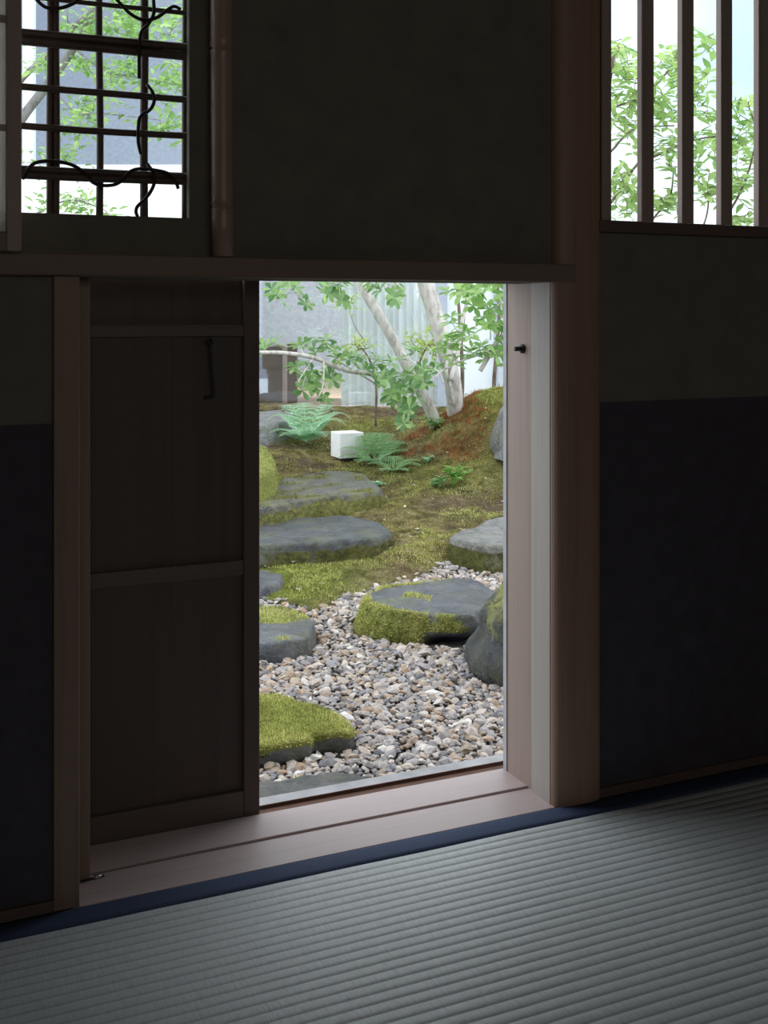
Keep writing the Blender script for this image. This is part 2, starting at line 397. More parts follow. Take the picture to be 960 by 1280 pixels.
# peg on the right jamb for the hook
pj = None
for Y in np.linspace(.03, .135, 200):
    if abs(W(653, 436, Y).x - .815) < .0012: pj = W(653, 436, Y); break
pj = pj or Vector((.815, .09, .61))
peg = MB().tube([pj+Vector((-.012,0,0)), pj+Vector((.001,0,0))], .0034, 10).tube([pj+Vector((-.0020,0,0)), pj+Vector((.0005,0,0))], .0065, 14)
tag(peg.build('iron_peg', M['iron'], smooth=True), 'small black iron peg on the pale right door jamb', 'peg')
# metal catch on the sill beside the left jamb
cz = .001
c0 = W(106, 1102, 0); c0 = gw(0,0,0)*0
def floorpt(px, py, z=0):
    b = F*(H-z)/(py-HZ); return gw((px-480)/F*b, b, z)
q0, q1 = floorpt(101,1104), floorpt(130,1096.5)
cat_ = MB().tube([q0+Vector((0,0,.0018)), q0.lerp(q1,.5)+Vector((0,0,.0018)), q1+Vector((0,0,.0018))], .0013, 8)
ct = cat_.build('door_catch', M['iron'], smooth=True); tag(ct, 'small dark metal catch with a bright tip lying on the sill', 'catch')
q = q0.lerp(q1, .72)+Vector((0,0,.0024))
MB().tube([q-Vector((.004,0,0)), q+Vector((.004,0,0))], .0018, 10).build('bright_tip', M['metal'], ct, smooth=True)

# ------------------------------------------------------------------ tatami mat
mat_o = empty('tatami_mat', (.5, -.47, -.055), 'woven green grey rush mat with navy cloth border on the floor', 'tatami mat')
tx0, tx1, ty1, ty0 = -.46, 1.46, -.004, -.934
MB().box(tx0+.001, tx1-.001, ty0, ty1-.001, -.055, -.0018).build('core', M['room_floor'], mat_o)
rib = .0151; by1 = ty1-.034
tm = MB(); val = []
prof = [(0,0), (.07,.35), (.18,.72), (.34,.95), (.5,1.0), (.66,.95), (.82,.72), (.93,.35)]
rows = []
n = int((by1-ty0)/rib)
for i in range(n):
    for t, hgt in prof: rows.append((by1 - (i+t)*rib, hgt))
rows.append((by1-n*rib, 0))
nx = 64
for (yy, hgt) in rows:
    for k in range(nx+1):
        xx = tx0 + (tx1-tx0)*k/nx
        wob = .0008*noise.noise(Vector((xx*5, yy*9, 3)))
        tm.v.append((xx, yy + wob, -.0013 + .0015*hgt + .0004*noise.noise(Vector((xx*9, yy*30, 1)))))
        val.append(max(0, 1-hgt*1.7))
for i in range(len(rows)-1):
    for k in range(nx):
        a = i*(nx+1)+k; tm.f.append((a, a+nx+1, a+nx+2, a+1))
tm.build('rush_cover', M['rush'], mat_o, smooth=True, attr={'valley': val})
bd = MB(); nb = 120; prof_b = [(ty1+.0008,-.004),(ty1,.0006),(ty1-.004,.0016),(by1+.006,.0018),(by1+.001,.0013),(by1-.0008,-.001)]
for k in range(nb+1):
    xx = tx0+(tx1-tx0)*k/nb; wv = .0012*noise.noise(Vector((xx*22,0,0)))
    for j,(yy,zz) in enumerate(prof_b): bd.v.append((xx, yy+(wv if j>2 else wv*.1), zz))
for k in range(nb):
    for j in range(len(prof_b)-1):
        a = k*len(prof_b)+j; bd.f.append((a, a+1, a+1+len(prof_b), a+len(prof_b)))
bd.build('border', M['border'], mat_o, smooth=True)

# ------------------------------------------------------------------ reed lattice window (left)
win1 = empty('window_1', (.15, .05, w1z0), 'reed lattice window bound with dark vines', kind='structure')
LY = .040
def vreed(px, r, y=LY): 
    x = wx(px, y); MB().tube(spline([(x+.001*rnd.uniform(-1,1), y, w1z0-.01+ (w1z1-w1z0+.02)*i/5) for i in range(6)], 3), r, 10).build('reed', M['reed'], win1, smooth=True)
def hreed(py, r, y=LY-.011):
    z = wz(130, py, y); MB().tube(spline([(w1x0-.01+(wx(238,LY-.011)-w1x0+.012)*i/5, y, z+.0012*rnd.uniform(-1,1)) for i in range(6)], 3), r, 10).build('reed', M['reed'], win1, smooth=True)
for px, r in ((63.0,.0040),(70.8,.0040),(124.5,.0042),(180,.0048),(232.5,.0044),(6,.0038),(-50,.0038)): vreed(px, r)
for py, r in ((6,.0028),(50,.0050),(61,.0052),(116.5,.0040),(163.5,.0040),(215.5,.0040),(222.5,.0044),(-60,.0036),(-120,.0036)): hreed(py, r)
VY = LY-.021
for pts in ([(28,224,0),(38,208,0),(50,202,0),(72,202,0),(92,207,0),(108,218,1),(116,228,0),(130,232,0),(148,229,0),(162,215,0),(175,211,0),(196,213,0),(210,217,0),(219,226,0),(223,236,0)],
            [(192,0,0),(192,18,0),(184,32,1),(176,42,0),(174,70,0),(174,98,0)],
            [(184,106,1),(190,114,0),(193,124,0),(190,134,0),(184,140,1)],
            [(182,140,1),(175,147,0),(173,158,0),(173,178,0),(176,192,1)],
            [(184,205,1),(192,216,0),(193,228,0),(188,240,0),(180,250,1),(172,258,0),(170,265,0),(173,273,0)],
            [(40,-8,0),(50,4,0),(60,10,0),(76,10,0),(92,4,0),(104,-6,0)],
            [(140,-8,0),(150,4,0),(164,18,0),(180,25,1),(196,22,0),(210,12,0),(218,8,0),(226,12,0)]):
    sp = spline([W(x, y, VY + (.006 if c else 0)) for x, y, c in pts], 5)
    MB().tube(sp, .0021, 8).build('vine', M['vine'], win1, smooth=True)

# bamboo pole beside the lattice window
bx = wx(277, -.004); br = .0130
bam = MB(); zz = LZ1; pts = []; rad = []
nodes_ = [wz(277, 258, -.012), wz(277, 60, -.012), wz(277, -170, -.012), wz(277,-420,-.012)]
z = LZ1+.0005
zs = [z]
for nd in nodes_:
    zs += [nd-.02, nd-.006, nd-.0025, nd-.0008, nd+.0008, nd+.003, nd+.01]
zs += [ZC-.002]
rr = []
for z in zs:
    d = min((abs(z-nd), nd) for nd in nodes_); s = z-d[1]
    rr.append(br*(.93 if abs(s) < .0012 else 1.045 if abs(s) < .0045 else 1.0))
bam.tube([(bx + .0015*math.sin(z*4), -.0078, z) for z in zs], rr, 24)
bam_o = bam.build('bamboo_pole', M['bamboo'], smooth=True); tag(bam_o, 'upright bamboo pole standing on the lintel beside the lattice window', 'bamboo pole')

# shoji screen pushed to the left
sy0, sy1 = -.036, -.014
sx1, sx0 = wx(27, sy0), wx(27, sy0)-.46
sz0, sz1 = LZ1+.0005, 1.40
sh = empty('shoji_screen', ((sx0+sx1)/2, -.025, sz0), 'wood framed paper sliding screen pushed aside left of the lattice window', 'shoji screen')
ss = sx1 - wx(8.5, sy0)
MB().box(sx1-ss, sx1, sy0, sy1, sz0, sz1).build('stile', M['bars'], sh, bevel=.001)
MB().box(sx0, sx0+ss, sy0, sy1, sz0, sz1).build('stile', M['bars'], sh, bevel=.001)
MB().box(sx0+ss, sx1-ss, sy0, sy1, sz0, sz0+.02).build('rail', M['lintel'], sh, bevel=.001)
MB().box(sx0+ss, sx1-ss, sy0, sy1, sz1-.02, sz1).build('rail', M['lintel'], sh, bevel=.001)
mz = [wz(4,158,sy0), wz(4,21,sy0)]; st = mz[1]-mz[0]
for z in mz + [mz[1]+st, mz[1]+2*st]:
    MB().box(sx0+ss, sx1-ss, sy0+.004, sy0+.014, z-.003, z+.003).build('muntin', M['bars'], sh)
MB().box(sx0+.13, sx0+.136, sy0+.005, sy0+.013, sz0+.02, sz1-.02).box(sx0+.27, sx0+.276, sy0+.005, sy0+.013, sz0+.02, sz1-.02).build('muntin', M['bars'], sh)
MB().box(sx0+ss-.002, sx1-ss+.002, sy0+.0142, sy0+.0150, sz0+.01, sz1-.01).build('paper', M['shoji'], sh)

# ------------------------------------------------------------------ barred window (right)
win2 = empty('window_2', (1.2, .03, w2z0), 'window with upright wooden bars', kind='structure')
MB().box(wx(752.5,-.001), wx(764.5,-.001), -.001, .06, w2z0, w2z1).build('jamb', M['bars'], win2, bevel=.001)
zt, zb = wz(760, 275, -.006), wz(760, 290, -.006)
MB().box(wx(752.5,-.006)-.004, w2x1, -.006, .07, zb, zt).build('sill', M['dark_sill'], win2, bevel=.0015)
BY = .020
xl = wx(802.3, BY); step = (wx(948.5, BY) - xl)/3; bw = wx(817.5, BY)-xl
for k in range(11):
    x = xl + k*step
    if x + bw < w2x1: MB().box(x, x+bw, BY, BY+.0115, zt-.002, w2z1).build('bar', M['bars'], win2, bevel=.0008)
MB().box(w2x0, w2x1, 0, .07, w2z1-.02, w2z1).build('head', M['bars'], win2)

# ------------------------------------------------------------------ garden ground
PROF = [(0,-.36),(3.7,-.355),(4.4,-.312),(4.95,-.247),(5.8,-.168),(6.2,-.128),(6.7,-.048),(7.2,.0),(7.6,.015),(12,.015)]
def prof(b):
    for (b0,z0),(b1,z1) in zip(PROF, PROF[1:]):
        if b <= b1:
            t = (b-b0)/(b1-b0); return z0+(z1-z0)*t
    return .02
def gbound(a):                                   # the gravel ends here (b)
    pts = [(-3,4.0),(-.5,3.95),(-.25,3.78),(-.1,3.97),(.1,4.15),(.25,4.36),(.5,4.45),(1.2,4.3),(4,4.2)]
    for (a0,b0),(a1,b1) in zip(pts, pts[1:]):
        if a <= a1: return b0+(b1-b0)*(a-a0)/(a1-a0)
    return 4.2
def gheight(a, b):
    z = prof(b)
    z += .36*math.exp(-(((a-.64)/.46)**2 + ((b-6.12)/.48)**2))
    z += .05*math.exp(-(((a+.75)/.3)**2 + ((b-6.3)/.5)**2))
    k = min(1, max(0, (b-gbound(a))/.25))
    z += k*(.020 + .030*noise.noise(Vector((a*3.1, b*3.1, .3))) + .014*noise.noise(Vector((a*11, b*11, 1.7))))
    z += .004*noise.noise(Vector((a*25, b*25, 2)))
    return z
def GG(px, py):                                  # the pixel's ray meets the ground
    b = 1.8
    while b < 9:
        a = (px-480)/F*b
        if H-(py-HZ)/F*b <= gheight(a, b): break
        b += .01
    return a, b
gm = MB(); green = []; rust = []; grav = []
A0, A1, B0, B1, S = -2.6, 3.2, 1.45, 7.55, .022
na, nb = int((A1-A0)/S), int((B1-B0)/S)
for j in range(nb+1):
    for i in range(na+1):
        a, b = A0+i*S, B0+j*S
        gm.v.append(tuple(gw(a, b, gheight(a, b))))
        gb = gbound(a)+.06*noise.noise(Vector((a*7,b*7,0)))
        grav.append(1.0 if b < gb-.03 else max(0, 1-(b-gb+.03)/.08))
        g_ = noise.noise(Vector((a*1.7+4, b*1.7, 5)))*1.2
        nearL = math.exp(-(((a+.38)/.28)**2 + ((b-4.15)/.35)**2))
        mnd = math.exp(-(((a-.75)/.5)**2 + ((b-5.9)/.6)**2))
        green.append(min(1, max(0, .05+g_*.8+nearL*1.0+mnd*.75)))
        rr_ = math.exp(-(((a-.42)/.36)**2 + ((b-5.95)/.32)**2))*(.55+1.0*noise.noise(Vector((a*6,b*6,9))))
        rust.append(min(1, max(0, rr_*1.1)))
for j in range(nb):
    for i in range(na):
        a = j*(na+1)+i; gm.f.append((a, a+1, a+na+2, a+na+1))
# the part under the tea house is cut away
keep = [f for f in gm.f if gm.v[f[0]][1] > .14]
gm.f = keep
gobj = gm.build('ground', M['ground'], smooth=True, attr={'green': green, 'rust': rust, 'gravelly': grav}, loc=(2.2, 3.5, -.36))
tag(gobj, 'mossy garden earth', kind='structure')

# ------------------------------------------------------------------ blades: one helper for every moss
def blades(mb, pos, nrm, hgt, wid, lean=.5):
    a = rnd.uniform(0, 6.283); t = Vector((math.cos(a), math.sin(a), 0)); t = (t - nrm*t.dot(nrm)).normalized()
    s = nrm.cross(t); ln = rnd.uniform(-lean, lean); h = hgt*rnd.uniform(.6, 1.3)
    tip = pos + nrm*h + t*h*ln
    n = len(mb.v); mb.v += [tuple(pos - s*wid/2 - nrm*.002), tuple(pos + s*wid/2 - nrm*.002), tuple(tip)]; mb.f.append((n, n+1, n+2))

# ------------------------------------------------------------------ stones
FOOT = []                                        # outlines that keep gravel and moss out
def stone(name, top_px, ztop, zbot, label, mat, group=None, flare=.02, bulge=.012, edge=.02, amp=.008, tilt=(0,0), mossf=None, tuft=None, tuft_mat='moss_bright', ntuft=0, dome=0, tuft_h=.009, under=None, cat='stepping stone'):
    poly = []
    for px, py in top_px:
        b = F*(H-ztop)/(py-HZ); poly.append(((px-480)/F*b, b))
    ca = sum(p[0] for p in poly)/len(poly); cb = sum(p[1] for p in poly)/len(poly)
    dense = []
    n = len(poly)
    for i in range(n):
        for k in range(12):
            t = k/12; p0,p1,p2,p3 = [Vector(poly[(i+q)%n]) for q in (-1,0,1,2)]
            dense.append(.5*((2*p1)+(p2-p0)*t*.75+(2*p0-5*p1+4*p2-p3)*t*t*.75+(3*p1-p0-3*p2+p3)*t**3*.75) + .5*.25*((p1*2)+( (p2-p1)*2)*t) - p1*0 - Vector((0,0)) if False else p1.lerp(p2, t))
    for _ in range(5): dense = [(dense[i-1]+dense[i]*2+dense[(i+1)%len(dense)])/4 for i in range(len(dense))]
    N = len(dense); C = Vector((ca, cb))
    seed = sum(ord(c) for c in label)*.37
    mb = MB(); mo = []
    rings = []
    for t in (0.001,.15,.3,.45,.58,.7,.8,.88,.94): rings.append((t, 'top', 0))
    for q in range(5): rings.append((1, 'edge', (q+1)/5))
    for q in range(9): rings.append((1, 'side', (q+1)/9))
    er = edge
    for t, kind, q in rings:
        for i, p in enumerate(dense):
            d = (p - C); L = d.length; u = d/L
            if kind == 'top': r = (L-er*.8)*t; z = ztop + dome*(1-t*t)
            elif kind == 'edge': an = q*math.pi/2; r = L - er*.8 + er*math.sin(an); z = ztop - er*(1-math.cos(an))
            else:
                z0 = ztop - er; z = z0 + (zbot-z0)*q; r = L + er*.2 + flare*q + bulge*math.sin(q*math.pi) - (under(u)*min(1,max(0,q-.28)/.25) if under else 0)
            x, y = C + u*r
            z += tilt[0]*(x-ca) + tilt[1]*(y-cb)
            v = Vector((x*6+seed, y*6, z*6)); v2 = v*3.1
            w_ = noise.noise(v)*1.2 + .6*noise.noise(v2) + .4*noise.noise(v2*2.3) + .25*noise.noise(v2*5.1)
            sd = 1.0 if kind == 'side' else (.75 if kind == 'edge' else .45)
            k = amp*w_
            x += u.x*k*sd*1.6; y += u.y*k*sd*1.6; z += k*sd*(1 if kind != 'side' else .5)
            mb.v.append(tuple(gw(x, y, z)))
            base = mossf(x-ca, y-cb, kind, q, u) if mossf else 0
            mo.append(base + .35*noise.noise(Vector((x*9+seed, y*9, z*9))))
    m = len(rings)
    for j in range(m-1):
        for i in range(N):
            i2 = (i+1) % N; mb.f.append((j*N+i, (j+1)*N+i, (j+1)*N+i2, j*N+i2))
    mb.f.append(tuple(range(N)))
    mb.f = [tuple(reversed(f)) for f in mb.f] 
    FOOT.append([(p.x, p.y) for p in [C+(p-C)*(1+ (flare+.01)/max(.05,(p-C).length)) for p in dense[::3]]])
    o = mb.build(name, mat, smooth=True, attr={'moss': mo})
    o.data.flip_normals() if False else None
    tag(o, label, cat, group)
    if ntuft:
        me = o.data; tf = MB(); cand = []
        for p in me.polygons:
            if len(p.vertices) > 4: continue
            mv = sum(mo[i] for i in p.vertices)/4
            if mv > .50: cand.append((p.area*min(1.2, mv), p.index))
        if cand:
            ws = [c[0] for c in cand]; pick = rnd.choices(cand, ws, k=ntuft)
            for _, pi in pick:
                p = me.polygons[pi]; vs = [Vector(mb.v[i]) for i in p.vertices]
                s, t = rnd.random(), rnd.random()
                pos = vs[0].lerp(vs[1], s).lerp(vs[3].lerp(vs[2], s), t)
                nn = (vs[2]-vs[0]).cross(vs[3]-vs[1]).normalized()
                cc = gw(ca, cb, (ztop+zbot)/2)
                if nn.dot(pos-cc) < 0: nn = -nn
                blades(tf, pos, (nn+Vector((0,0,.35))).normalized(), tuft_h, .0045, .9)
            tag(tf.build('moss', M[tuft_mat], o), kind='stuff')
    return o
def mf(top=0, edge=0, side=0, fu=None):
    def f(x, y, kind, q, u):
        v = {'top': top, 'edge': edge, 'side': side}[kind]
        return v + (fu(x, y, kind, q, u) if fu else 0)
    return f

stone('stepping_stone', [(455,741),(480,733),(520,727),(569,721),(604,725),(622,742),(606,758),(592,768),(560,768),(520,765),(487,762),(456,754)], -.259, -.42,
      'large flat slate stepping stone with a thick moss front, in the middle of the gravel', M['stone'], flare=.03, bulge=.012, edge=.018, amp=.007, under=lambda u: .10*max(0,min(1,(u.x+.25)*2.5))*max(0,min(1,-u.y*2)),
      mossf=mf(.12, .55, .75, lambda x,y,k,q,u: (-.45*u.x if u.x > .3 else 0) + (.25 if u.x < -.1 else 0) - (.9 if k=='side' and q>.3 and u.x>-.2 else 0) - (.9 if k=='side' and q>.72 else 0)), ntuft=7500, tuft_mat='moss_bright')
stone('mossy_slab', [(250,880),(300,867),(345,868),(395,882),(432,897),(446,911),(440,915),(420,914),(392,917),(389,923),(350,930),(300,937),(250,935)], -.303, -.44,
      'squared stone slab under a bright green moss carpet beside the door leaf', M['stone_slab'], flare=-.01, bulge=.0, edge=.010, amp=.005, under=lambda u: .03,
      mossf=mf(.95, .62, .15), ntuft=9000, tuft_mat='moss_bright', tuft_h=.006)
stone('entrance_stone', [(260,990),(325,973),(370,965),(420,963),(465,967),(490,976),(480,1010),(380,1030),(280,1040)], -.20, -.42,
      'flat wet step stone just below the sill of the low entrance', M['stone_warm'], flare=.02, edge=.02, amp=.007,
      mossf=mf(.2,.25,.4, lambda x,y,k,q,u: .35 if u.x < -.3 and k != 'top' else 0), ntuft=300)
stone('stepping_stone', [(270,765),(322,757),(352,757),(378,764),(391,778),(386,796),(352,802),(310,806),(270,804)], -.297, -.44,
      'stepping stone with moss on its far edge, cut off by the door leaf', M['stone'], flare=.012, bulge=.004, edge=.014, amp=.006,
      mossf=mf(.3,.3,.12, lambda x,y,k,q,u: .6*max(0,u.y)), ntuft=1800)
stone('small_rock', [(300,718),(322,712),(340,711),(355,718),(352,728),(330,732),(300,732)], -.297, -.40,
      'small dark rock half sunk in moss above the cut-off stepping stone', M['stone'], flare=.02, edge=.03, amp=.008, mossf=mf(.15,.25,.35), ntuft=300, cat='rock')
stone('stepping_stone', [(260,660),(322,652),(380,647),(440,645),(472,651),(490,664),(470,672),(430,675),(385,678),(330,681),(260,680)], -.217, -.40,
      'long dark stepping stone, second from the back of the path', M['stone_a'], flare=.012, bulge=.01, edge=.02, amp=.009,
      mossf=mf(.30,.25,.62, lambda x,y,k,q,u: .15 if k=='side' and u.x>.2 and q<.4 else 0), ntuft=1500, tuft_mat='moss_dark')
stone('stepping_stone', [(250,622),(322,612),(350,598),(395,590),(440,588),(462,597),(478,612),(455,616),(425,619),(390,622),(345,632),(300,640),(250,640)], -.146, -.34,
      'farthest stepping stone, with moss streaked top and shaggy front', M['stone_far'], flare=.03, bulge=.02, edge=.018, amp=.010,
      mossf=mf(.48,.3,.75), ntuft=2600, tuft_mat='moss_dark')
stone('stepping_stone', [(562,672),(585,660),(612,650),(640,643),(690,645),(720,665),(690,682),(640,682),(600,680)], -.214, -.40,
      'blocky grey stone partly hidden by the right door jamb', M['stone_pale'], flare=.015, bulge=.005, edge=.016, amp=.008,
      mossf=mf(.18,.3,.85), ntuft=2200, tuft_mat='moss_dark')
stone('boulder', [(606,735),(622,719),(655,711),(700,715),(722,730),(712,748),(672,756),(628,750)], -.125, -.42,
      'round dark boulder beside the right door jamb on the gravel', M['stone_dark'], flare=-.02, bulge=.05, edge=.11, amp=.013, dome=.02,
      mossf=mf(.55,.5,.2, lambda x,y,k,q,u: .25*max(0,u.y)), ntuft=500, tuft_mat='moss_dark', cat='boulder')
stone('rock', [(624,509),(632,504),(648,500),(670,501),(680,507),(660,512),(638,513)], .185, -.06,
      'grey rock set in the moss mound beside the right jamb', M['stone_pale'], flare=.07, edge=.05, amp=.012, mossf=mf(.15,.1,.2), cat='rock')
stone('rock', [(270,524),(322,514),(345,512),(365,516),(370,524),(345,530),(290,533)], .04, -.12,
      'flat grey rock behind the tall fern', M['stone_pale'], flare=.03, edge=.03, amp=.01, mossf=mf(.2,.2,.4), cat='rock')
stone('mossy_boulder', [(290,570),(312,558),(330,556),(342,570),(344,585),(325,594),(290,596)], -.035, -.28,
      'green moss covered boulder at the foot of the tall fern', M['stone_lime'], flare=.04, edge=.05, amp=.008, dome=.02, mossf=mf(1,1,1), ntuft=4500, tuft_h=.006, cat='boulder')

def inside(a, b):
    for poly in FOOT:
        c = False; n = len(poly)
        for i in range(n):
            x1,y1 = poly[i]; x2,y2 = poly[i-1]
            if (y1 > b) != (y2 > b) and a < (x2-x1)*(b-y1)/(y2-y1)+x1: c = not c
        if c: return True
    return False

# ------------------------------------------------------------------ gravel: thousands of pebbles nobody could count
ico_v = []; ico_f = []
import bmesh
_bm = bmesh.new(); bmesh.ops.create_icosphere(_bm, subdivisions=1, radius=1.0)
ico = np.array([v.co[:] for v in _bm.verts]); icof = np.array([[v.index for v in f.verts] for f in _bm.faces]); _bm.free()
nrs = np.random.RandomState(5)
variants = []
for k in range(14):
    v = ico.copy(); s = nrs.uniform(.75, 1.25, 3); 
    off = nrs.uniform(0, 50)
    d = np.array([1 + 0.34*noise.noise(Vector(p)*1.3 + Vector((off,0,0))) for p in v.tolist()])
    for _ in range(3):                            # flat facets
        nrm = nrs.normal(size=3); nrm /= np.linalg.norm(nrm); c = nrs.uniform(.4,.75)
        dd = v @ nrm; v = v - np.outer(np.maximum(0, dd-c), nrm)*.85
    variants.append(v*d[:,None]*s)
pos = []
cell = .0142; b = 1.62
while b < 4.6:
    a = -.135*b - .62
    while a < .135*b + .42:
        aa, bb = a + rnd.uniform(-.5,.5)*cell, b + rnd.uniform(-.5,.5)*cell
        if bb < gbound(aa)+.05*noise.noise(Vector((aa*7,bb*7,0)))-.01+rnd.uniform(-.04,.05) and not inside(aa, bb): pos.append((aa, bb))
        a += cell
    b += cell
V = []; Fc = []; base = 0
for aa, bb in pos:
    if gw(aa, bb, 0).y < .20: continue
    r = rnd.choice((.0054,.0062,.0070,.0080,.0090,.0105,.0125,.0155)) * rnd.uniform(.85,1.15)
    an = rnd.uniform(0, 6.283); tx, ty = rnd.uniform(-.5,.5), rnd.uniform(-.5,.5)
    mtx = np.array((Matrix.Rotation(an,3,'Z') @ Matrix.Rotation(tx,3,'X') @ Matrix.Rotation(ty,3,'Y') @ Matrix.Diagonal((r*rnd.uniform(1,1.45), r, r*rnd.uniform(.55,.8)))))
    p = gw(aa, bb, gheight(aa,bb) + r*.25 + rnd.uniform(0,.006))
    V.append(variants[rnd.randrange(14)] @ mtx.T + np.array(p)); Fc.append(icof+base); base += len(ico)
V = np.concatenate(V); Fc = np.concatenate(Fc)
o0 = V.min(0); me = bpy.data.meshes.new('gravel'); me.from_pydata((V-o0).tolist(), [], Fc.tolist()); me.materials.append(M['gravel'])
gr = bpy.data.objects.new('gravel', me); gr.location = o0; col.objects.link(gr)
tag(gr, 'bed of mixed grey and tan river pebbles outside the entrance', 'gravel', kind='stuff')

# ------------------------------------------------------------------ moss on the ground
mo1, mo2, mo3 = MB(), MB(), MB()
UP = Vector((0,0,1))
cnt = 0
while cnt < 100000:
    b = rnd.uniform(3.6, 7.12); a = rnd.uniform(-.13*b-.35, .13*b+.42)
    if b < gbound(a)+.04*noise.noise(Vector((a*7,b*7,0))) or inside(a, b): cnt += .2; continue
    cnt += 1
    n1 = noise.noise(Vector((a*4, b*4, 8)))+.5*noise.noise(Vector((a*13, b*13, 3)))
    z = gheight(a, b)
    p = gw(a, b, z)
    rr_ = math.exp(-(((a-.42)/.34)**2 + ((b-5.95)/.31)**2))*(.6+noise.noise(Vector((a*6,b*6,9))))
    if rr_ > .25 and rnd.random() < .8: 
        if rnd.random() < .5: blades(mo3, p, UP, .026, .0035, .3)
        continue
    nearL = math.exp(-(((a+.38)/.26)**2 + ((b-4.15)/.3)**2)); mnd = math.exp(-(((a-.8)/.45)**2 + ((b-5.8)/.5)**2))
    if n1 + nearL*.8 + mnd*.5 > .15: blades(mo1, p, UP, .008, .004, .9)
    elif n1 > -.1: blades(mo2, p, UP, .008, .004, 1.0)
tag(mo1.build('green_moss', M['moss_bright']), 'bright green moss in patches over the garden earth', 'moss', kind='stuff')
tag(mo2.build('olive_moss', M['moss']), 'dull olive moss thinly covering the garden earth', 'moss', kind='stuff')
tag(mo3.build('rust_moss', M['rust']), 'rust red moss stalks on the mound', 'moss', kind='stuff')
lt = MB()
for _ in range(900):
    b = rnd.uniform(3.9, 6.9); a = rnd.uniform(-.12*b, .13*b+.1)
    if inside(a,b) or b < gbound(a): continue
    c = gw(a, b, gheight(a,b)+.012); an = rnd.uniform(0,6.28); L = rnd.choice((.004,.0045,.005,.006,.008,.012))*rnd.uniform(.8,1.2); w_ = L*rnd.uniform(.3,.6)
    u = Vector((math.cos(an), math.sin(an), rnd.uniform(-.3,.3))); s = Vector((-math.sin(an), math.cos(an), rnd.uniform(-.4,.4)))
    lt.add([c-u*L, c-s*w_, c+u*L, c+s*w_+Vector((0,0,.003))], [(0,1,2,3)])
tag(lt.build('fallen_leaves', M['litter']), 'scattered pale petals and brown leaf bits on the moss', 'leaf litter', kind='stuff')

# ------------------------------------------------------------------ leaves, trees
def leaf(mb, base, d, nrm, L, wd, curl=.15, shape='obovate'):
    d = d.normalized(); s = d.cross(nrm)
    if s.length < 1e-4: s = d.orthogonal()
    s.normalize(); n = s.cross(d).normalized()
    if shape == 'obovate': st = [(.0,.06),(.35,.55),(.65,1.0),(.88,.7)]
    else: st = [(.0,.08),(.25,.8),(.5,1.0),(.78,.55)]
    vs = []
    for t, w_ in st:
        c = base + d*L*t - n*curl*L*t*t
        vs += [c - s*wd*.5*w_ + n*wd*.12*w_, c, c + s*wd*.5*w_ + n*wd*.12*w_]
    vs.append(base + d*L - n*curl*L)
    fs = []
    for i in range(len(st)-1):
        q = i*3; fs += [(q,q+1,q+4,q+3),(q+1,q+2,q+5,q+4)]
    q = (len(st)-1)*3; fs += [(q,q+1,q+3),(q+1,q+2,q+3)]
    mb.add(vs, fs)
def whorl(mb, p, axis, n, L, wd, droop=.3):
    axis = axis.normalized(); t = axis.orthogonal().normalized(); s = axis.cross(t); a0 = rnd.uniform(0,6.28)
    for k in range(n):
        a = a0 + 2*math.pi*k/n + rnd.uniform(-.25,.25); r = t*math.cos(a)+s*math.sin(a)
        d = r + axis*rnd.uniform(.1,.75) - Vector((0,0,droop*rnd.uniform(0,1)))
        leaf(mb, p, d, axis, L*rnd.uniform(.7,1.15), wd*rnd.uniform(.8,1.15), rnd.uniform(.05,.3))
def spray(mb, p, d, n, L, wd):                   # small alternate leaves on a twig tip
    d = d.normalized(); s = d.cross(UP).normalized() if abs(d.z) < .95 else Vector((1,0,0))
    for k in range(n):
        q = p - d*L*.55*k; sd = 1 if k % 2 else -1
        dd = d*rnd.uniform(.4,1)+s*sd*rnd.uniform(.4,1.1)+Vector((rnd.uniform(-.3,.3),rnd.uniform(-.3,.3),rnd.uniform(-.5,.3)))
        leaf(mb, q, dd, UP+Vector((rnd.uniform(-.5,.5),rnd.uniform(-.5,.5),0)), L*rnd.uniform(.7,1.2), wd*rnd.uniform(.8,1.2), rnd.uniform(0,.3), 'oval')
